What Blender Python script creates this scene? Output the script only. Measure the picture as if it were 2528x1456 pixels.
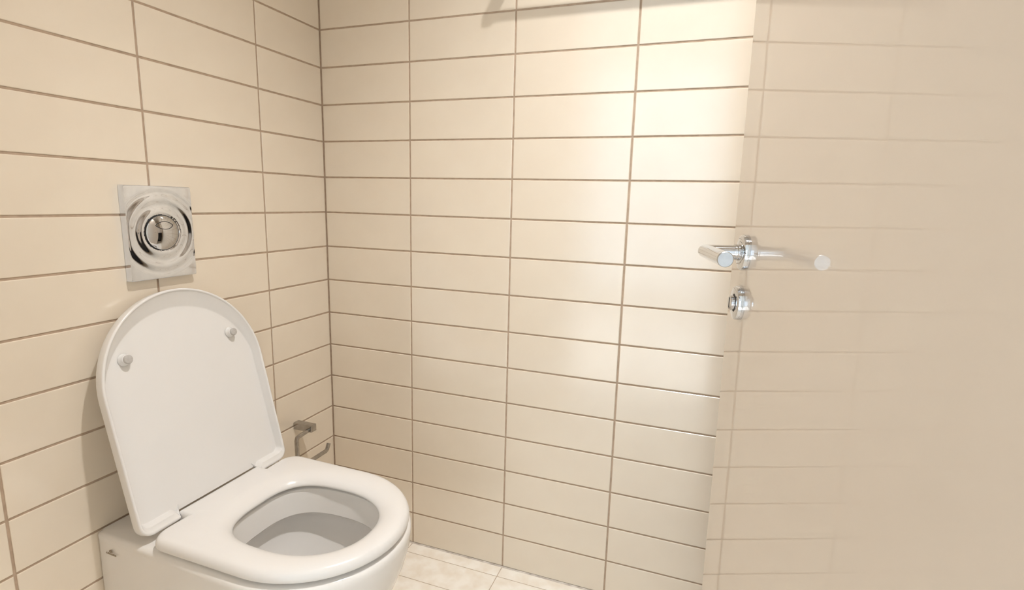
import bpy, bmesh, math, random
from mathutils import Matrix, Vector
random.seed(7)
for o in list(bpy.data.objects):
    bpy.data.objects.remove(o)
scene = bpy.context.scene
COL = scene.collection
PI = math.pi

# ------------------------------------------------------------------ camera
cam_d = bpy.data.cameras.new('camera'); cam = bpy.data.objects.new('camera', cam_d); COL.objects.link(cam)
cam_d.sensor_width = 36.0; cam_d.sensor_fit = 'HORIZONTAL'; cam_d.lens = 1305.22 * 36.0 / 2528.0
cam_d.clip_start = 0.02
cam.matrix_world = Matrix([[0.940061, -0.082834, 0.330792, 1.049091], [0.340038, 0.154661, -0.927607, -1.293902],
                           [0.025677, 0.984489, 0.173557, 1.044069], [0, 0, 0, 1]])
scene.camera = cam

# ------------------------------------------------------------------ daylight outside the hall window
world = bpy.data.worlds.new('daylight'); scene.world = world; world.use_nodes = True
bg = world.node_tree.nodes['Background']
bg.inputs[0].default_value = (0.72, 0.87, 1.0, 1); bg.inputs[1].default_value = 3.2
def area(name, loc, rot, sx, sy, energy, color, shape='RECTANGLE'):
    d = bpy.data.lights.new(name, 'AREA'); d.shape = shape; d.size = sx
    if shape == 'RECTANGLE': d.size_y = sy
    d.energy = energy; d.color = color
    o = bpy.data.objects.new(name, d); COL.objects.link(o); o.location = loc; o.rotation_euler = rot
    return o
portal = area('window_portal', (0.525, -4.53, 1.285), (PI / 2, 0, 0), 1.35, 2.33, 1, (1, 1, 1))
portal.data.cycles.is_portal = True
sun_d = bpy.data.lights.new('sun', 'SUN'); sun_d.energy = 12.0; sun_d.color = (0.97, 0.98, 1.0); sun_d.angle = math.radians(0.6)
sun = bpy.data.objects.new('sun', sun_d); COL.objects.link(sun)          # falls through the hall window onto the hall floor
sun.rotation_euler = Vector((-0.06, -math.cos(math.radians(41)), math.sin(math.radians(41)))).to_track_quat('Z', 'Y').to_euler()

# ------------------------------------------------------------------ colour management
vs = scene.view_settings
vs.view_transform = 'Standard'; vs.look = 'None'; vs.gamma = 1.0; vs.use_curve_mapping = False
vs.exposure = 0.02
scene.cycles.max_bounces = 10; scene.cycles.diffuse_bounces = 8; scene.cycles.glossy_bounces = 4; scene.cycles.transmission_bounces = 4;
scene.cycles.use_adaptive_sampling = True; scene.cycles.adaptive_threshold = 0.08; scene.cycles.adaptive_min_samples = 16; scene.cycles.use_denoising = True

LAMP = (1.05, -0.65, 2.40)          # recessed ceiling lamp
LAMP_W = 95.0
LAMP_COL = (1.0, 0.965, 0.935)

# ------------------------------------------------------------------ materials
def mat(name, base, rough=0.5, metal=0.0, spec=0.5, ior=1.5, coat=0.0, coat_rough=0.05):
    m = bpy.data.materials.new(name); m.use_nodes = True
    b = m.node_tree.nodes['Principled BSDF']
    b.inputs['Base Color'].default_value = (*base, 1); b.inputs['Roughness'].default_value = rough
    b.inputs['Metallic'].default_value = metal; b.inputs['IOR'].default_value = ior
    b.inputs['Specular IOR Level'].default_value = spec
    b.inputs['Coat Weight'].default_value = coat; b.inputs['Coat Roughness'].default_value = coat_rough
    return m
def nodes(m):
    return m.node_tree.nodes, m.node_tree.links, m.node_tree.nodes['Principled BSDF']
def noise_colour(m, c1, c2, scale, detail=4, lo=0.35, hi=0.65, coord='Object'):
    N, L, B = nodes(m)
    tc = N.new('ShaderNodeTexCoord'); nz = N.new('ShaderNodeTexNoise'); rp = N.new('ShaderNodeValToRGB')
    nz.inputs['Scale'].default_value = scale; nz.inputs['Detail'].default_value = detail
    L.new(tc.outputs[coord], nz.inputs['Vector']); L.new(nz.outputs['Fac'], rp.inputs['Fac'])
    rp.color_ramp.elements[0].position = lo; rp.color_ramp.elements[1].position = hi
    rp.color_ramp.elements[0].color = (*c1, 1); rp.color_ramp.elements[1].color = (*c2, 1)
    L.new(rp.outputs['Color'], B.inputs['Base Color'])
    return rp
def noise_bump(m, scale, strength, dist=0.001, detail=2, coord='Object'):
    N, L, B = nodes(m)
    tc = N.new('ShaderNodeTexCoord'); nz = N.new('ShaderNodeTexNoise'); bp = N.new('ShaderNodeBump')
    nz.inputs['Scale'].default_value = scale; nz.inputs['Detail'].default_value = detail
    bp.inputs['Strength'].default_value = strength; bp.inputs['Distance'].default_value = dist
    L.new(tc.outputs[coord], nz.inputs['Vector']); L.new(nz.outputs['Fac'], bp.inputs['Height'])
    L.new(bp.outputs['Normal'], B.inputs['Normal'])

M_TILE = mat('glazed_beige_tile', (0.80, 0.71, 0.59), 0.155, ior=1.8)
noise_colour(M_TILE, (0.792, 0.702, 0.58), (0.808, 0.722, 0.60), 9)
M_GROUT = mat('brown_grout', (0.40, 0.30, 0.22), 0.9); noise_colour(M_GROUT, (0.42, 0.32, 0.235), (0.50, 0.385, 0.29), 60)
M_FLOORT = mat('travertine_tile', (0.80, 0.70, 0.58), 0.35)
noise_colour(M_FLOORT, (0.86, 0.79, 0.69), (0.96, 0.93, 0.87), 22, 8, 0.32, 0.62); noise_bump(M_FLOORT, 90, 0.15, 0.0008, 6)
M_FGROUT = mat('floor_grout', (0.52, 0.43, 0.34), 0.9); noise_colour(M_FGROUT, (0.47, 0.39, 0.31), (0.58, 0.48, 0.38), 60)
M_SIL = mat('silicone_sealant', (0.62, 0.57, 0.51), 0.45); noise_colour(M_SIL, (0.42, 0.37, 0.32), (0.74, 0.69, 0.63), 35, 6)
M_CERAMIC = mat('white_ceramic', (0.86, 0.845, 0.82), 0.10, ior=1.52)
noise_colour(M_CERAMIC, (0.80, 0.785, 0.765), (0.81, 0.795, 0.775), 3)
M_SEAT = mat('white_seat_plastic', (0.86, 0.85, 0.83), 0.24); noise_colour(M_SEAT, (0.768, 0.757, 0.745), (0.778, 0.767, 0.755), 4)
M_RUB = mat('grey_rubber', (0.50, 0.48, 0.46), 0.6); noise_colour(M_RUB, (0.47, 0.45, 0.43), (0.53, 0.51, 0.49), 200)
M_CHROME = mat('polished_chrome', (0.62, 0.61, 0.60), 0.05, 1.0); noise_colour(M_CHROME, (0.61, 0.615, 0.63), (0.63, 0.635, 0.65), 20)
M_PLATE = mat('chrome_plate', (0.76, 0.79, 0.85), 0.055, 1.0); noise_colour(M_PLATE, (0.74, 0.77, 0.83), (0.79, 0.82, 0.88), 60, 5)
M_STEEL = mat('satin_steel', (0.45, 0.43, 0.41), 0.20, 1.0); noise_colour(M_STEEL, (0.41, 0.39, 0.37), (0.49, 0.47, 0.45), 80)
M_CAP = mat('brushed_cap', (0.6, 0.62, 0.64), 0.28, 1.0); noise_colour(M_CAP, (0.57, 0.59, 0.61), (0.63, 0.65, 0.67), 120)
M_BLACK = mat('black_gap', (0.008, 0.008, 0.009), 0.6); noise_colour(M_BLACK, (0.006, 0.006, 0.007), (0.01, 0.01, 0.011), 50)
M_DOOR = mat('beige_lacquer', (0.655, 0.56, 0.455), 0.30, coat=1.0, coat_rough=0.02)
M_DOOR.node_tree.nodes['Principled BSDF'].inputs['Coat IOR'].default_value = 1.62
noise_colour(M_DOOR, (0.665, 0.575, 0.48), (0.675, 0.585, 0.49), 5)
def coat_bump(m, scale, strength, dist):
    N, L, B = nodes(m)
    tc = N.new('ShaderNodeTexCoord'); nz = N.new('ShaderNodeTexNoise'); bp = N.new('ShaderNodeBump')
    nz.inputs['Scale'].default_value = scale; nz.inputs['Detail'].default_value = 1
    bp.inputs['Strength'].default_value = strength; bp.inputs['Distance'].default_value = dist
    L.new(tc.outputs['Object'], nz.inputs['Vector']); L.new(nz.outputs['Fac'], bp.inputs['Height'])
    L.new(bp.outputs['Normal'], B.inputs['Coat Normal']); L.new(bp.outputs['Normal'], B.inputs['Normal'])
coat_bump(M_DOOR, 40, 0.05, 0.0005)
M_CEIL = mat('white_ceiling_paint', (0.87, 0.86, 0.84), 0.8); noise_colour(M_CEIL, (0.865, 0.855, 0.835), (0.875, 0.865, 0.845), 6)
M_CREAM = mat('cream_plaster', (0.74, 0.66, 0.55), 0.7); noise_colour(M_CREAM, (0.83, 0.78, 0.70), (0.85, 0.80, 0.72), 6)
M_HALL = mat('hall_paint', (0.74, 0.73, 0.70), 0.8); noise_colour(M_HALL, (0.85, 0.85, 0.84), (0.87, 0.87, 0.86), 5)
M_HFLOOR = mat('hall_floor', (0.72, 0.68, 0.62), 0.15); noise_colour(M_HFLOOR, (0.78, 0.76, 0.72), (0.82, 0.80, 0.76), 8)
M_WFRAME = mat('white_frame', (0.8, 0.8, 0.79), 0.4); noise_colour(M_WFRAME, (0.79, 0.79, 0.78), (0.81, 0.81, 0.80), 6)
M_DARK = mat('black_cabinet', (0.012, 0.011, 0.012), 0.35); noise_colour(M_DARK, (0.010, 0.009, 0.010), (0.015, 0.014, 0.015), 12)
M_MARK = mat('grey_print', (0.24, 0.20, 0.14), 0.6); noise_colour(M_MARK, (0.36, 0.30, 0.23), (0.46, 0.39, 0.30), 300)
M_LENS = mat('lamp_lens', (1, 0.95, 0.85), 0.5)
_b = M_LENS.node_tree.nodes['Principled BSDF']
_b.inputs['Emission Color'].default_value = (*LAMP_COL, 1); _b.inputs['Emission Strength'].default_value = 30.0
M_WATER = mat('still_water', (0.95, 0.97, 0.97), 0.0, ior=1.33)
M_WATER.node_tree.nodes['Principled BSDF'].inputs['Transmission Weight'].default_value = 1.0

# ------------------------------------------------------------------ mesh helpers
def obj(name, verts, faces, m, parent=None, smooth=None, loc=None):
    me = bpy.data.meshes.new(name); me.from_pydata([tuple(v) for v in verts], [], faces); me.update()
    return link(name, me, m, parent, smooth, loc)
def link(name, me, m, parent=None, smooth=None, loc=None):
    if m is not None and not me.materials: me.materials.append(m)
    if smooth is not None:
        me.polygons.foreach_set('use_smooth', [True] * len(me.polygons)); me.set_sharp_from_angle(angle=math.radians(smooth))
    o = bpy.data.objects.new(name, me); COL.objects.link(o)
    if parent: o.parent = parent
    if loc: o.location = loc
    return o
def fixnormals(me):
    bm = bmesh.new(); bm.from_mesh(me); bmesh.ops.recalc_face_normals(bm, faces=bm.faces); bm.to_mesh(me); bm.free()
def box_mesh(name, lo, hi, bevel=0.0, seg=1):
    bm = bmesh.new(); bmesh.ops.create_cube(bm, size=1.0)
    for v in bm.verts:
        v.co = Vector([(lo[i] + hi[i]) / 2 + v.co[i] * (hi[i] - lo[i]) for i in range(3)])
    if bevel: bmesh.ops.bevel(bm, geom=bm.edges[:], offset=bevel, segments=seg, profile=0.5, affect='EDGES')
    me = bpy.data.meshes.new(name); bm.to_mesh(me); bm.free(); return me
def box(name, lo, hi, m, parent=None, bevel=0.0, seg=1, smooth=None):
    return link(name, box_mesh(name, lo, hi, bevel, seg), m, parent, smooth)
def struct(o): o['kind'] = 'structure'; return o
def tag(o, label, cat, group=None):
    o['label'] = label; o['category'] = cat
    if group: o['group'] = group
    return o
def empty(name, loc=(0, 0, 0)):
    o = bpy.data.objects.new(name, None); COL.objects.link(o); o.location = loc; o.empty_display_size = 0.05; return o
def rings_mesh(name, rings, cap0=True, cap1=True, closed=False):
    n = len(rings[0]); V = [p for r in rings for p in r]; F = []
    for i in range(len(rings) - (0 if closed else 1)):
        a, b = i * n, ((i + 1) % len(rings)) * n
        for j in range(n):
            k = (j + 1) % n; F.append((a + j, a + k, b + k, b + j))
    for cap, idx in ((cap0, 0), (cap1, len(rings) - 1)):
        if cap and not closed:
            r = rings[idx]; c = [sum(p[q] for p in r) / n for q in range(3)]; V.append(c); ci = len(V) - 1
            F += [(ci, idx * n + j, idx * n + (j + 1) % n) for j in range(n)]
    me = bpy.data.meshes.new(name); me.from_pydata([tuple(v) for v in V], [], F); fixnormals(me); return me
def lathe(name, prof, m, parent=None, origin=(0, 0, 0), axis=(0, 0, 1), seg=48, smooth=35):
    ax = Vector(axis).normalized(); q = Vector((0, 0, 1)).rotation_difference(ax); O = Vector(origin)
    rings = [[O + q @ Vector((r * math.cos(2 * PI * j / seg), r * math.sin(2 * PI * j / seg), h)) for j in range(seg)] for r, h in prof]
    return link(name, rings_mesh(name, rings), m, parent, smooth)
def tube_mesh(name, pts, rad, seg=16, square=False):
    """sweep along a polyline with mitred joints; round or softly squared section"""
    P = [Vector(p) for p in pts]; rings = []
    d0 = (P[1] - P[0]).normalized(); up = Vector((0, 0, 1)) if abs(d0.z) < 0.9 else Vector((1, 0, 0))
    s = d0.cross(up).normalized(); t = s.cross(d0).normalized(); prev = d0
    for i, p in enumerate(P):
        din = (P[i] - P[i - 1]).normalized() if i else (P[1] - P[0]).normalized()
        dout = (P[i + 1] - P[i]).normalized() if i < len(P) - 1 else din
        q = prev.rotation_difference(din); s, t = q @ s, q @ t; prev = din
        bis = (din + dout).normalized(); k = bis.dot(din); ring = []
        for j in range(seg):
            a = 2 * PI * (j + 0.5) / seg; c, sn = math.cos(a), math.sin(a)
            if square:
                e = 5.0; rr = (abs(c) ** e + abs(sn) ** e) ** (-1 / e)
            else: rr = 1.0
            off = s * (rad * rr * c) + t * (rad * rr * sn)
            off = off - din * (off.dot(bis) / k)      # slide along the segment into the mitre plane
            ring.append(p + off)
        rings.append(ring)
    return rings_mesh(name, rings)

# ------------------------------------------------------------------ the room
H = 0.10; W = 0.2958; X1 = 0.2835; YB = 0.2304; J = 0.0044; CH = 2.40
XR = 1.95            # opposite wall
YD = -1.18           # wall with the doorway
REC = 0.0017         # joint depth
def tile_mesh(w, h, cache={}):
    key = (round(w, 4), round(h, 4))
    if key in cache: return cache[key]
    c, dz, base = 0.0017, 0.0009, -0.004
    a, b = w / 2, h / 2
    V = []
    for (ins, z) in ((0, base), (0, -dz), (c * 0.4, -dz * 0.25), (c, 0)):
        V += [(-a + ins, -b + ins, z), (a - ins, -b + ins, z), (a - ins, b - ins, z), (-a + ins, b - ins, z)]
    F = [(12, 13, 14, 15)]
    for r in range(3):
        for j in range(4):
            k = (j + 1) % 4; F.append((r * 4 + j, r * 4 + k, r * 4 + 4 + k, r * 4 + 4 + j))
    me = bpy.data.meshes.new('tile'); me.from_pydata(V, [], F); me.update(); cache[key] = me
    return me
def tile(parent, M, w, h, m):
    me = tile_mesh(w, h)
    if not me.materials: me.materials.append(None)
    o = bpy.data.objects.new('tile', me); COL.objects.link(o); o.parent = parent
    o.material_slots[0].link = 'OBJECT'; o.material_slots[0].material = m
    o.matrix_local = M @ Matrix.Rotation(random.gauss(0, 0.0007), 4, 'X') @ Matrix.Rotation(random.gauss(0, 0.0007), 4, 'Y')
    return o
def frame(loc, ux, uy, uz):
    return Matrix(((ux[0], uy[0], uz[0], loc[0]), (ux[1], uy[1], uz[1], loc[1]), (ux[2], uy[2], uz[2], loc[2]), (0, 0, 0, 1)))
rows = int(round(CH / H))
# wall behind the toilet (x = 0)
wl = struct(box('wall_left', (-0.12, YD - 0.10, -0.1), (-REC, 0.12, CH), M_GROUT))
ys = [0.0, -YB, -YB - W, -YB - 2 * W, -YB - 3 * W, YD]
for i in range(rows):
    for y0, y1 in zip(ys[:-1], ys[1:]):
        w = abs(y0 - y1) - J
        if w > 0.01:
            tile(wl, frame((0, (y0 + y1) / 2, (i + 0.5) * H), (0, 1, 0), (0, 0, 1), (1, 0, 0)), w, H - J, M_TILE)
# wall facing the camera (y = 0)
wr = struct(box('wall_right', (-REC, REC, -0.1), (XR + 0.1, 0.12, CH), M_GROUT))
xs = [0.0] + [X1 + k * W for k in range(6)] + [XR]
for i in range(rows):
    for x0, x1 in zip(xs[:-1], xs[1:]):
        tile(wr, frame(((x0 + x1) / 2, 0, (i + 0.5) * H), (1, 0, 0), (0, 0, 1), (0, -1, 0)), abs(x1 - x0) - J, H - J, M_TILE)
# floor
fl = struct(box('floor', (-REC, YD, -0.12), (XR, REC, -REC * 0.6), M_FGROUT))
fy = [0.0, -0.043] + [-0.043 - 0.098 * k for k in range(1, 12)] + [YD]
for y0, y1 in zip(fy[:-1], fy[1:]):
    for x0, x1 in zip(xs[:-1], xs[1:]):
        if abs(y1 - y0) > 0.01:
            o = tile(fl, frame(((x0 + x1) / 2, (y0 + y1) / 2, 0), (1, 0, 0), (0, 1, 0), (0, 0, 1)), abs(x1 - x0) - 0.0022, abs(y1 - y0) - 0.0022, M_FLOORT)
# sealant bead along the floor edge of the facing wall
nb = 120; rg = []
for i in range(nb + 1):
    x = XR * i / nb; r1 = 0.0042 + random.uniform(-0.0005, 0.0008); r2 = 0.0022 + random.uniform(-0.0003, 0.0003)
    rg.append([(x, 0.0, 0.0), (x, 0.0, r2), (x, -r1 * 0.45, r2 * 0.45), (x, -r1, 0.0004), (x, -r1, 0.0)])
bead = struct(link('trim_1', rings_mesh('trim_1', rg), M_SIL, None, 60))
bead['label'] = 'dirty white sealant bead along the foot of the facing tiled wall'
# ceiling, opposite wall, doorway wall
ce = struct(box('ceiling', (-0.12, YD - 0.10, CH), (XR + 0.1, 0.12, CH + 0.1), M_CEIL))
wo = struct(box('wall_opposite', (XR, YD - 0.10, -0.1), (XR + 0.1, REC, CH), M_CREAM))
DX0, DX1, DH = 0.44, 1.262, 2.06      # doorway
V = []
wd = struct(box('wall_door_left', (-REC, YD - 0.10, -0.1), (DX0, YD, CH), M_TILE))
wd2 = struct(box('wall_door_right', (DX1, YD - 0.10, -0.1), (XR, YD, CH), M_TILE))
wd3 = struct(box('wall_door_top', (DX0, YD - 0.10, DH), (DX1, YD, CH), M_TILE))
fr = struct(empty('trim_2'))
fr['label'] = 'beige door frame around the doorway'
for nm, lo, hi in (('jamb', (DX0, YD - 0.11, 0), (DX0 + 0.018, YD + 0.008, DH)), ('jamb', (DX1 - 0.018, YD - 0.11, 0), (DX1, YD - 0.045, DH)),
                   ('head', (DX0 + 0.018, YD - 0.11, DH - 0.018), (DX1 - 0.018, YD - 0.045, DH))):
    box(nm, lo, hi, M_DOOR, fr, 0.002)
# hall behind the camera with its glazed opening to daylight
HX0, HX1, HY, HC = -0.4, 2.5, -4.4, 2.6
struct(box('floor_hall', (HX0, HY, -0.12), (HX1, YD, -0.003), M_HFLOOR)).location.y = -0.0
struct(box('ceiling_hall', (HX0 - 0.1, HY - 0.12, HC), (HX1 + 0.1, YD - 0.10, HC + 0.1), M_CEIL))
struct(box('wall_hall_left', (HX0 - 0.1, HY - 0.12, -0.12), (HX0, YD - 0.10, HC), M_HALL))
struct(box('wall_hall_right', (HX1, HY - 0.12, -0.12), (HX1 + 0.1, YD - 0.10, HC), M_HALL))
WX0, WX1, WZ0, WZ1 = -0.15, 1.20, 0.12, 2.45
struct(box('wall_hall_back', (HX0, HY - 0.12, -0.12), (WX0, HY, HC), M_HALL))
struct(box('wall_hall_back_side', (WX1, HY - 0.12, -0.12), (HX1, HY, HC), M_HALL))
struct(box('wall_hall_back_sill', (WX0, HY - 0.12, -0.12), (WX1, HY, WZ0), M_HALL))
struct(box('wall_hall_back_head', (WX0, HY - 0.12, WZ1), (WX1, HY, HC), M_HALL))
wn = struct(empty('window_1', (0, 0, 0)))
wn['label'] = 'white framed hall window behind the camera'
for lo, hi in (((WX0, HY - 0.08, WZ0), (WX0 + 0.06, HY - 0.03, WZ1)), ((WX1 - 0.06, HY - 0.08, WZ0), (WX1, HY - 0.03, WZ1)),
               ((WX0 + 0.06, HY - 0.08, WZ0), (WX1 - 0.06, HY - 0.03, WZ0 + 0.06)), ((WX0 + 0.06, HY - 0.08, WZ1 - 0.06), (WX1 - 0.06, HY - 0.03, WZ1)),
               ((0.50, HY - 0.08, WZ0 + 0.06), (0.55, HY - 0.03, WZ1 - 0.06))):
    box('window_frame', lo, hi, M_WFRAME, wn, 0.004)

# ------------------------------------------------------------------ ceiling lamp
lamp = tag(empty('ceiling_lamp', (LAMP[0], LAMP[1], CH)), 'round recessed ceiling lamp above the doorway side, out of the picture', 'lamp')
lathe('lamp_ring', [(0.042, -0.0008), (0.0425, -0.006), (0.046, -0.009), (0.052, -0.007), (0.056, -0.0008)], M_STEEL, lamp)
lathe('lens', [(0.001, -0.0025), (0.02, -0.0028), (0.0405, -0.0022), (0.0415, -0.0008)], M_LENS, lamp)
sd = bpy.data.lights.new('lamp_light', 'SPOT'); sd.energy = LAMP_W; sd.color = LAMP_COL; sd.shadow_soft_size = 0.032
sd.spot_size = math.radians(114); sd.spot_blend = 1.0
ll = bpy.data.objects.new('lamp_light', sd); COL.objects.link(ll); ll.location = (0, 0, -0.035); ll.parent = lamp

# ------------------------------------------------------------------ door
DE = Vector((1.0947, -0.3939, 0)); DB = math.radians(11.0)
door = struct(empty('door_1', DE))
door['label'] = 'open beige lacquered door with chrome lever handle'
# local axes of the door: X along the leaf towards the hinges, Y out of the seen face (to the left), Z up
tx = Vector((math.sin(DB), -math.cos(DB), 0)); ny = Vector((-math.cos(DB), -math.sin(DB), 0))
tilt = math.radians(0.30)
zz = (Vector((0, 0, 1)) + ny * math.tan(tilt)).normalized(); ny2 = tx.cross(zz) * -1
if ny2.dot(ny) < 0: ny2 = -ny2
DM = frame((0, 0, 0), tx, ny2, zz)
DM = Matrix.Translation(DE) @ DM @ Matrix.Translation((0, -0.0055, 0.0))
# tx x ny2 points down, so build mirrored: use Z as is and let meshes carry the flip
door.matrix_world = Matrix.Translation(DE)
def dmesh(me):
    L = Matrix.Translation(-DE) @ DM
    me.transform(L)
    if L.to_3x3().determinant() < 0: me.flip_normals()
    return me
leaf = link('leaf', dmesh(box_mesh('leaf', (0, -0.04, 0.008), (0.815, 0, 2.04), 0.0015, 2)), M_DOOR, door)
def dlathe(name, prof, x, z, m, parent, seg=48, smooth=35, y0=0.0):
    rings = [[(x + r * math.cos(2 * PI * j / seg), y0 + h, z + r * math.sin(2 * PI * j / seg)) for j in range(seg)] for r, h in prof]
    return link(name, dmesh(rings_mesh(name, rings)), m, parent, smooth)
HXs, HZ = 0.076, 0.981
ros = dlathe('rosette', [(0.0255, 0.0), (0.0255, 0.0065), (0.0245, 0.0085), (0.0225, 0.0092), (0.0160, 0.0094), (0.0158, 0.0088), (0.0152, 0.0088), (0.0150, 0.0098), (0.0130, 0.0105)], HXs, HZ, M_CHROME, door)
dlathe('neck_collar', [(0.0118, 0.009), (0.0118, 0.0135), (0.0112, 0.0142), (0.0100, 0.0142), (0.0100, 0.0150), (0.0112, 0.0152), (0.0112, 0.0175)], HXs, HZ, M_CHROME, ros)
LO = 0.0555
lev = link('lever', dmesh(tube_mesh('lever', [(HXs, 0.010, HZ), (HXs, LO, HZ), (HXs + 0.1135, LO, HZ)], 0.0098, 40)), M_CHROME, door, 40)
rings = [[(HXs + 0.1135 + h, LO + r * math.cos(2 * PI * j / 40), HZ + r * math.sin(2 * PI * j / 40)) for j in range(40)]
         for r, h in ((0.0094, -0.0005), (0.0094, 0.0006), (0.0098, 0.0008), (0.0098, 0.0022), (0.0090, 0.0030))]
link('end_cap', dmesh(rings_mesh('end_cap', rings)), M_CAP, lev, 35)
LXs, LZ = 0.069, 0.9065
lk = dlathe('lock_rosette', [(0.0252, 0.0), (0.0252, 0.0065), (0.0240, 0.0088), (0.0225, 0.0094), (0.0135, 0.0098), (0.0130, 0.0092), (0.0125, 0.0092)], LXs, LZ, M_CHROME, door)
dlathe('lock_gap', [(0.0128, 0.0088), (0.0128, 0.0096), (0.004, 0.0097)], LXs, LZ, M_BLACK, lk)
dlathe('thumb_turn', [(0.0105, 0.0095), (0.0105, 0.0150), (0.0098, 0.0158), (0.0020, 0.0160)], LXs, LZ, M_CHROME, lk)
link('turn_slot', dmesh(box_mesh('turn_slot', (LXs - 0.0012, 0.0157, LZ - 0.0075), (LXs + 0.0012, 0.0163, LZ + 0.0075))), M_BLACK, lk)
for hz in (0.25, 1.85):
    hg = [[(0.820 + 0.008 * math.cos(2 * PI * j / 16), 0.004 + 0.008 * math.sin(2 * PI * j / 16), z) for j in range(16)] for z in (hz - 0.045, hz + 0.045)]
    link('hinge', dmesh(rings_mesh('hinge', hg)), M_STEEL, door, 40)

# ------------------------------------------------------------------ toilet
TY = -0.5195
toilet = tag(empty('toilet', (0, TY, 0)), 'white ceramic toilet with raised lid against the left tiled wall', 'toilet')
def poly_fillet(pts, rads, n=8):
    """closed polygon with rounded corners"""
    out = []; N = len(pts)
    for i, (p, r) in enumerate(zip(pts, rads)):
        p = Vector(p); a = Vector(pts[i - 1]); b = Vector(pts[(i + 1) % N])
        if r <= 0: out.append(p); continue
        da, db = (a - p).normalized(), (b - p).normalized()
        ang = math.acos(max(-1, min(1, da.dot(db)))); t = r / math.tan(ang / 2)
        c = p + (da + db).normalized() * (r / math.sin(ang / 2))
        s0, s1 = p + da * t - c, p + db * t - c
        a0 = math.atan2(s0.y, s0.x); a1 = math.atan2(s1.y, s1.x); d = (a1 - a0 + PI) % (2 * PI) - PI
        for k in range(n + 1):
            q = a0 + d * k / n; out.append(c + Vector((math.cos(q), math.sin(q))) * r)
    return out
def d_shape(xb, xf, hw, xs_, rb=0.03, hwb=None, notch=None, nfr=40, ex=2.0):
    """D outline in (x, y): straight back at xb, elliptic front from xs_ to xf. notch = (half width, depth) adds a tab at the back"""
    hwb = hw if hwb is None else hwb
    P = []; Rr = []
    for k in range(nfr + 1):
        a = -PI / 2 + PI * k / nfr
        c, s = math.cos(a), math.sin(a)
        P.append((xs_ + (xf - xs_) * abs(c) ** (2 / ex) , hw * math.copysign(abs(s) ** (2 / ex), s))); Rr.append(0)
    P.append((xb, hwb)); Rr.append(rb)
    if notch:
        w, d = notch
        P += [(xb, w), (xb - d, w), (xb - d, -w), (xb, -w)]; Rr += [0.002, 0.004, 0.004, 0.002]
    P.append((xb, -hwb)); Rr.append(rb)
    return poly_fillet(P, Rr)
def radial(poly, c, angs):
    out = []; n = len(poly)
    for a in angs:
        d = Vector((math.cos(a), math.sin(a))); best = None
        for i in range(n):
            p, q = poly[i] - c, poly[(i + 1) % n] - c
            e = q - p; den = d.x * e.y - d.y * e.x
            if abs(den) < 1e-12: continue
            t = (p.x * e.y - p.y * e.x) / den; u = (p.x * d.y - p.y * d.x) / den
            if t > 0 and -1e-9 <= u <= 1 + 1e-9 and (best is None or t > best): best = t
        out.append(c + d * (best or 0.0))
    return out
def superhole(cx, ab, af, b, nb_, nf_, n=160):
    P = []
    for k in range(n):
        a = 2 * PI * k / n; c, s = math.cos(a), math.sin(a)
        ex = nf_ if c >= 0 else nb_; A = af if c >= 0 else ab
        P.append(Vector((cx + A * math.copysign(abs(c) ** (2 / ex), c), b * math.copysign(abs(s) ** (2 / ex), s))))
    return P
HC_ = Vector((0.35, 0.0))
ST = 0.4295                                         # top of the seat
# --- seat ring
so = d_shape(0.1455, 0.5565, 0.1795, 0.362, 0.032, notch=(0.100, 0.0290))
angs = sorted(set([round(2 * PI * k / 220, 6) for k in range(220)] + [round(math.atan2(p.y - HC_.y, p.x - HC_.x) % (2 * PI), 6) for p in so]))
SO = radial([Vector(p) for p in so], HC_, angs)
SI = radial(superhole(0.352, 0.128, 0.142, 0.112, 3.0, 2.25), HC_, angs)
prof = [(0.03, -0.0230), (0.0, -0.0215), (-0.004, -0.0185), (0.02, -0.0155), (0.07, -0.0115), (0.16, -0.007), (0.28, -0.0032), (0.42, -0.0008), (0.60, 0.0),
        (0.78, -0.0006), (0.88, -0.0022), (0.945, -0.0055), (0.982, -0.0100), (0.998, -0.0140), (1.0, -0.0175), (0.992, -0.0200), (0.96, -0.0215)]
rings = []
for s, dz in prof:
    ring = []
    for i, (a, b) in enumerate(zip(SI, SO)):
        wd_ = (b - a).length
        # keep the rounded outer border the same width (about 7 cm long profile) all the way round
        ss = s
        if s > 0.6:
            ss = 1 - (1 - s) * 0.070 / max(wd_, 0.05)
        elif s > 0.001:
            ss = s * 0.070 / max(wd_, 0.05)
        p = a + (b - a) * ss; ring.append((p.x, p.y, ST + dz))
    rings.append(ring)
seat = link('seat', rings_mesh('seat', rings, closed=True), M_SEAT, toilet, 50)
# --- pan
PC = Vector((0.35, 0.0))
def pan_outline(xf, hw, xs_, hwb, xb=0.0):
    return d_shape(xb, xf, hw, xs_, 0.003, hwb=hwb)
pangs = sorted([2 * PI * k / 200 for k in range(200)])
lev_ = [  # z, front x, half width, start of the round front, half width at the wall
    (0.075, 0.30, 0.115, 0.17, 0.125), (0.085, 0.34, 0.135, 0.19, 0.140), (0.12, 0.405, 0.150, 0.22, 0.155), (0.17, 0.458, 0.162, 0.26, 0.165), (0.22, 0.496, 0.170, 0.29, 0.171),
    (0.27, 0.525, 0.176, 0.32, 0.174), (0.32, 0.546, 0.181, 0.345, 0.175), (0.36, 0.5570, 0.1825, 0.36, 0.1735), (0.383, 0.5590, 0.1835, 0.362, 0.1735), (0.392, 0.559, 0.1835, 0.362, 0.1750),
    (0.3975, 0.5545, 0.179, 0.362, 0.1720), (0.4000, 0.548, 0.173, 0.362, 0.1675)]
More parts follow.
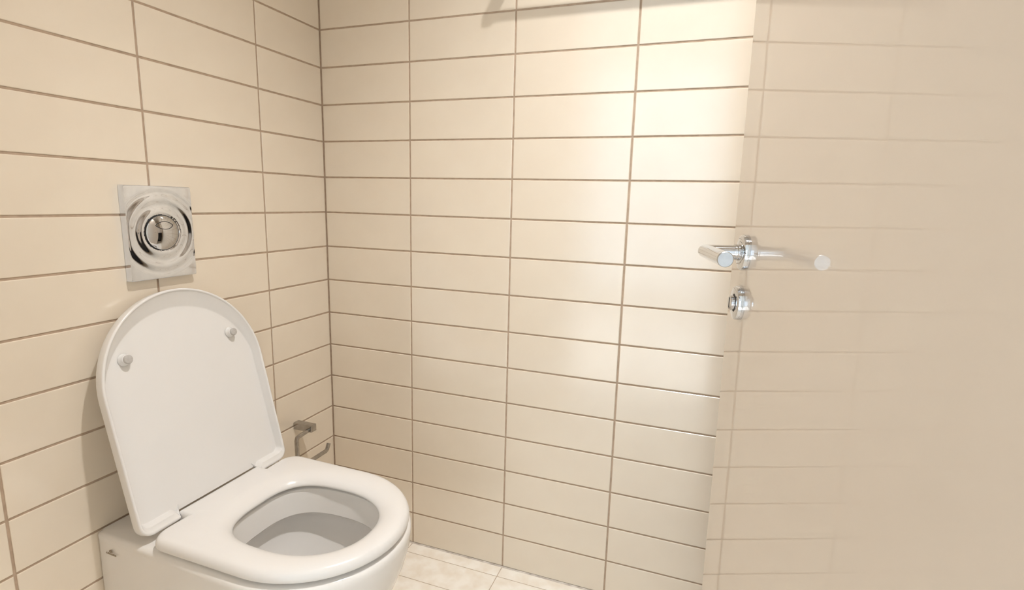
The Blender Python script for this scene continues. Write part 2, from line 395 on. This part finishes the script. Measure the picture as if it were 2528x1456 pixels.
corner = [math.atan2(0.1735, -0.35) % (2 * PI), math.atan2(-0.1735, -0.35) % (2 * PI)]
pangs = sorted(pangs + corner)
rings = []
for z, xf, hw, xs_, hwb in lev_:
    o_ = [Vector(p) for p in pan_outline(xf, hw, xs_, hwb, 0.0015)]
    # blend the sides from the wall width to the full width
    rings.append([(p.x, p.y, z) for p in radial(o_, PC, pangs)])
for off, z in ((0.012, 0.4000), (0.008, 0.3975), (0.0065, 0.392), (0.0055, 0.378), (0.0015, 0.352), (0.0005, 0.345), (0.003, 0.341), (0.012, 0.336), (0.021, 0.324), (0.022, 0.30), (0.010, 0.265), (-0.012, 0.225), (-0.040, 0.185), (-0.068, 0.155), (-0.085, 0.135), (-0.095, 0.125)):
    sh = superhole(0.352 - max(0, -off) * 0.35, 0.128 + off, 0.142 + off * (1.0 if off > 0 else 1.05), 0.112 + off, 2.8, 2.25)
    rings.append([(p.x, p.y, z) for p in radial(sh, PC + Vector((0, 0)), pangs)])
pan = link('pan', rings_mesh('pan', rings), M_CERAMIC, toilet, 40)
wsh = superhole(0.352 - 0.02, 0.080, 0.090, 0.064, 2.6, 2.2)
link('water', rings_mesh('water', [[(p.x, p.y, 0.176) for p in wsh], [(0.332 + (p.x - 0.332) * 0.5, p.y * 0.5, 0.1762) for p in wsh]], cap0=False), M_WATER, pan, 40)
# faint printed mark on the side of the pan by the wall
def pside(x, z): return (x, -0.1768 - 0.0, z)
mk = []; mf = []
def stroke(x0, z0, x1, z1, w):
    d = Vector((x1 - x0, z1 - z0)).normalized(); nrm = Vector((-d.y, d.x)) * w / 2
    b = len(mk)
    for y in (-0.0002, 0.0012):
        for (x, z) in ((x0 + nrm.x, z0 + nrm.y), (x1 + nrm.x, z1 + nrm.y), (x1 - nrm.x, z1 - nrm.y), (x0 - nrm.x, z0 - nrm.y)):
            mk.append((x, MARKY + (x - 0.04) * MARKS + y, z))
    mf.extend([(b, b + 1, b + 2, b + 3), (b + 4, b + 7, b + 6, b + 5), (b, b + 4, b + 5, b + 1), (b + 1, b + 5, b + 6, b + 2), (b + 2, b + 6, b + 7, b + 3), (b + 3, b + 7, b + 4, b)])
MARKY, MARKS = -0.1775, -0.03
for k in range(11):
    x = 0.0265 + k * 0.0026; h = (0.0022, 0.0014, 0.0024, 0.0014, 0.0014, 0.0016, 0.0014, 0.0020, 0.0024, 0.0014, 0.0024)[k]
    stroke(x, 0.3640, x + 0.0016, 0.3640 + h, 0.0011)
    stroke(x, 0.3637, x + 0.0019, 0.3637, 0.0007)
for k in range(5):
    stroke(0.0365 + k * 0.0018, 0.3690, 0.0372 + k * 0.0017, 0.3722 + (0.0012 if k == 2 else 0), 0.0008)
stroke(0.0362, 0.3686, 0.0448, 0.3686, 0.0009)
# --- lid: local u across, v up the lid, w towards the room
LEAN = math.radians(13.3); LH = Vector((0.1145, 0.0, 0.4120)); LL = 0.445
lv = Vector((-math.sin(LEAN), 0, math.cos(LEAN))); lw = Vector((math.cos(LEAN), 0, math.sin(LEAN))); lu = Vector((0, 1, 0))
def lidp(u, v, w): return LH + lu * u + lv * v + lw * w
lo_ = d_shape(0.0, LL, 0.1785, 0.262, 0.024)
LOUT = [Vector(p) for p in lo_]
lc = Vector((0.24, 0.0))
cutw, cutv = 0.104, 0.013
langs = sorted(set([round(2 * PI * k / 200, 6) for k in range(200)] + [round(math.atan2(p.y - lc.y, p.x - lc.x) % (2 * PI), 6) for p in LOUT]))
def lid_inset(d):
    ins = [LOUT[i] for i in range(len(LOUT))]; out = []
    n = len(ins)
    for i in range(n):
        a, b = ins[i - 1], ins[(i + 1) % n]; t = (b - a)
        if t.length < 1e-9: out.append(ins[i]); continue
        t.normalize(); nrm = Vector((-t.y, t.x))
        out.append(ins[i] + nrm * d)
    return radial(out, lc, langs)
R0 = lid_inset(0.0)
def in_cut(p): return abs(p.y) < cutw and p.x < 0.10
lprof = [(0.012, 0.0), (0.004, 0.0006), (0.001, 0.0022), (0.0, 0.0055), (0.0, 0.0190), (0.0005, 0.0210), (0.0018, 0.0220), (0.0034, 0.0220), (0.0048, 0.0213), (0.0056, 0.0198), (0.04, 0.0188), (0.5, 0.0120), (0.93, 0.0056), (1.0, 0.0045), (1.06, 0.0043), (1.3, 0.0042), (1.6, 0.0042)]
rings = []
for d, w in lprof:
    ring = []
    for p, p0 in zip(lid_inset(min(d, 0.0056)), R0):
        if d > 0.03:                                  # sloping inner flank, wider towards the round end
            wid = 0.0065 + 0.0245 * max(0.0, (p0.x - 0.27) / (LL - 0.27)) ** 1.2
            e = (lc - p0).normalized(); p = p + e * (wid * d)
        v, u, ww = p.x, p.y, w
        if in_cut(p0):
            k = min(1.0, (cutw - abs(p0.y)) / 0.004)
            v = v + (cutv - p0.x) * k
            ww = w * (1 - k) + min(w, 0.0042) * k
        elif p0.x < 0.05:                            # thicker, softer lip at the hinge end
            k = max(0.0, 1 - p0.x / 0.03)
            if d > 0.003: v = v + 0.010 * k * min(1.0, (d - 0.003) / 0.010)
        ring.append(lidp(u, v, ww))
    rings.append(ring)
lid = link('lid', rings_mesh('lid', rings), M_SEAT, toilet, 45)
for s in (-1, 1):
    base = lidp(s * 0.119, 0.328, 0.0)
    b_ = lathe('buffer', [(0.0120, 0.0055), (0.0108, 0.0085), (0.0098, 0.0120), (0.0094, 0.0150), (0.0080, 0.0156)], M_SEAT, lid, base, lw, 32)
    lathe('rubber_pad', [(0.0084, 0.0150), (0.0084, 0.0180), (0.0074, 0.0196), (0.0048, 0.0205), (0.002, 0.0207)], M_RUB, b_, base, lw, 32)
# hinge pins between seat tab and lid
for s in (-1, 1):
    lathe('hinge_pin', [(0.006, 0.0), (0.006, 0.012)], M_CHROME, toilet, (0.124, s * 0.094 + (0 if s > 0 else -0.012), 0.4160), (0, 1, 0), 20)
obj('maker_mark', mk, mf, M_MARK, pan)

# ------------------------------------------------------------------ flush plate
PY, PZ, PW, PH, PD = -0.5190, 0.9640, 0.1455, 0.186, 0.0150
fp = tag(empty('flush_plate', (0, PY, PZ)), 'square chrome flush plate with ripple rings above the toilet lid', 'flush plate')
def ripple(y, z):
    r = math.hypot(y, z)
    env = 1.0
    if r > 0.078: env = max(0.0, 1 - (r - 0.078) / 0.014); env = env * env * (3 - 2 * env)
    return 0.00115 * env * math.cos(2 * PI * (r - 0.042) / 0.0265)
ny_, nz_ = 74, 92
edge = [0.0, 0.0006, 0.0014, 0.0026, 0.0042]
def gridline(half, n):
    e = [-half + t for t in edge]; core = [-half + 0.0042 + (2 * half - 0.0084) * k / n for k in range(1, n)]
    return e + core + [-x for x in reversed(e)]
gy, gz = gridline(PW / 2, ny_), gridline(PH / 2, nz_)
def drop(d):
    return 0.0 if d >= 0.0026 else 0.0026 - math.sqrt(max(0, 0.0026 ** 2 - (0.0026 - d) ** 2))
Vp = []; Fp = []
for y in gy:
    for z in gz:
        d = min(PW / 2 - abs(y), PH / 2 - abs(z))
        m_ = min(1.0, max(0.0, (d - 0.002) / 0.004))
        rc = 0.0055; qa, qb = (abs(y) - (PW / 2 - rc)) / rc, (abs(z) - (PH / 2 - rc)) / rc
        if qa > 0 and qb > 0:                        # rounded plate corners
            a2, b2 = qa * math.sqrt(1 - qb * qb / 2), qb * math.sqrt(1 - qa * qa / 2)
            d = rc * (1 - math.hypot(a2, b2))
            y, z = math.copysign(PW / 2 - rc + rc * a2, y), math.copysign(PH / 2 - rc + rc * b2, z)
        r = math.hypot(y, z); x = PD - drop(max(0, d)) + ripple(y, z) * m_
        if r < 0.0375: x = min(x, PD - 0.0008)
        Vp.append((x, y, z))
nz = len(gz)
for i in range(len(gy) - 1):
    for j in range(nz - 1):
        Fp.append((i * nz + j, (i + 1) * nz + j, (i + 1) * nz + j + 1, i * nz + j + 1))
border = [i * nz for i in range(len(gy))] + [(len(gy) - 1) * nz + j for j in range(1, nz)] + [i * nz + nz - 1 for i in range(len(gy) - 2, -1, -1)] + [j for j in range(nz - 2, 0, -1)]
b0 = len(Vp)
for k in border: Vp.append((0.0005, Vp[k][1] * 1.005, Vp[k][2] * 1.004))
for q in range(len(border)):
    q2 = (q + 1) % len(border); Fp.append((border[q], b0 + q, b0 + q2, border[q2]))
obj('cover', Vp, Fp, M_PLATE, fp, 40)
DR = 0.0345
lathe('button_gap', [(DR + 0.0013, PD - 0.004), (DR + 0.0013, PD + 0.0006), (DR - 0.004, PD + 0.0008)], M_BLACK, fp, (0, 0.0, 0), (1, 0, 0), 64)
SR = 0.064
def dome_h(r): return math.sqrt(SR * SR - r * r) - math.sqrt(SR * SR - DR * DR)
dome = lathe('button', [(DR, PD - 0.002), (DR, PD + 0.0012)] + [(DR * c, PD + 0.0016 + dome_h(DR * c)) for c in [0.985, 0.96, 0.92, 0.86, 0.8, 0.72, 0.64, 0.55, 0.46, 0.36, 0.26, 0.16, 0.06]], M_CHROME, fp, (0, 0, 0), (1, 0, 0), 96)
loop = []
vr, half, vc = 0.0262, 0.0185, 0.0150      # lens-shaped small button outline
for k in range(48):
    a = k / 24
    if k < 24: yy = -half + 2 * half * a; zz_ = vc + (math.sqrt(vr ** 2 - yy ** 2) - math.sqrt(vr ** 2 - half ** 2))
    else: yy = half - 2 * half * (a - 1); zz_ = vc - (math.sqrt(vr ** 2 - yy ** 2) - math.sqrt(vr ** 2 - half ** 2))
    loop.append((yy, zz_))
rr = []
for k, (y, z) in enumerate(loop):
    a, b = loop[k - 1], loop[(k + 1) % 48]; t = Vector((b[0] - a[0], b[1] - a[1])).normalized(); nn = Vector((-t.y, t.x)) * 0.00055
    ring = []
    for sgn, dx in ((1, -0.0006), (1, 0.00025), (-1, 0.00025), (-1, -0.0006)):
        yy, zz_ = y + nn.x * sgn, z + nn.y * sgn
        ring.append((PD + 0.0016 + dome_h(math.hypot(yy, zz_)) + dx, yy, zz_))
    rr.append(ring)
sm = link('small_button_outline', rings_mesh('small_button_outline', rr, closed=True), M_BLACK, dome)

# ------------------------------------------------------------------ toilet paper holder
ph = tag(empty('paper_holder', (0, -0.16, 0.402)), 'empty satin steel toilet paper holder on the left wall near the corner', 'paper holder')
box('wall_block', (0.0003, -0.0105, -0.010), (0.0625, 0.0105, 0.010), M_STEEL, ph, 0.0012, 2)
rod = tube_mesh('rod', [(0.052, -0.006, -0.004)] + [(0.052, -0.046, -0.0065), (0.052, -0.0535, -0.0085), (0.052, -0.0565, -0.0150)] + [(0.052, -0.0565, -0.088), (0.052, -0.0535, -0.0955), (0.052, -0.046, -0.098)]
                + [(0.052, 0.058, -0.098), (0.052, 0.0645, -0.0945), (0.052, 0.0725, -0.0790)], 0.0050, 16, True)
link('rod', rod, M_STEEL, ph, 35)

# ------------------------------------------------------------------ towel rail, just above the picture
tr = tag(empty('towel_rail', (0.56, 0, 1.574)), 'satin steel towel rail high on the facing wall, seen by its shadow', 'towel rail')
for dx in (0.0, 0.60):
    box('post', (dx - 0.012, -0.070, -0.011), (dx + 0.012, -0.0003, 0.011), M_STEEL, tr, 0.0012, 2)
link('bar', tube_mesh('bar', [(0.005, -0.055, -0.0085), (0.595, -0.055, -0.0085)], 0.0065, 16, True), M_STEEL, tr, 35)

# ------------------------------------------------------------------ dark cabinet behind the door, seen in the chrome
cb = tag(empty('cabinet', (1.72, -0.28, 0)), 'black low cabinet behind the door, mirrored in the chrome plate', 'cabinet')
box('body', (-0.20, -0.26, 0.05), (0.225, 0.27, 0.90), M_DARK, cb, 0.003)
for y in (-0.13, 0.136):
    d_ = box('cabinet_door', (-0.218, y - 0.128, 0.06), (-0.201, y + 0.128, 0.87), M_DARK, cb, 0.002)
    box('handle', (-0.226, y - 0.05, 0.83), (-0.2185, y + 0.05, 0.84), M_DARK, d_, 0.001)
box('plinth', (-0.17, -0.24, 0.001), (0.20, 0.25, 0.0495), M_DARK, cb)
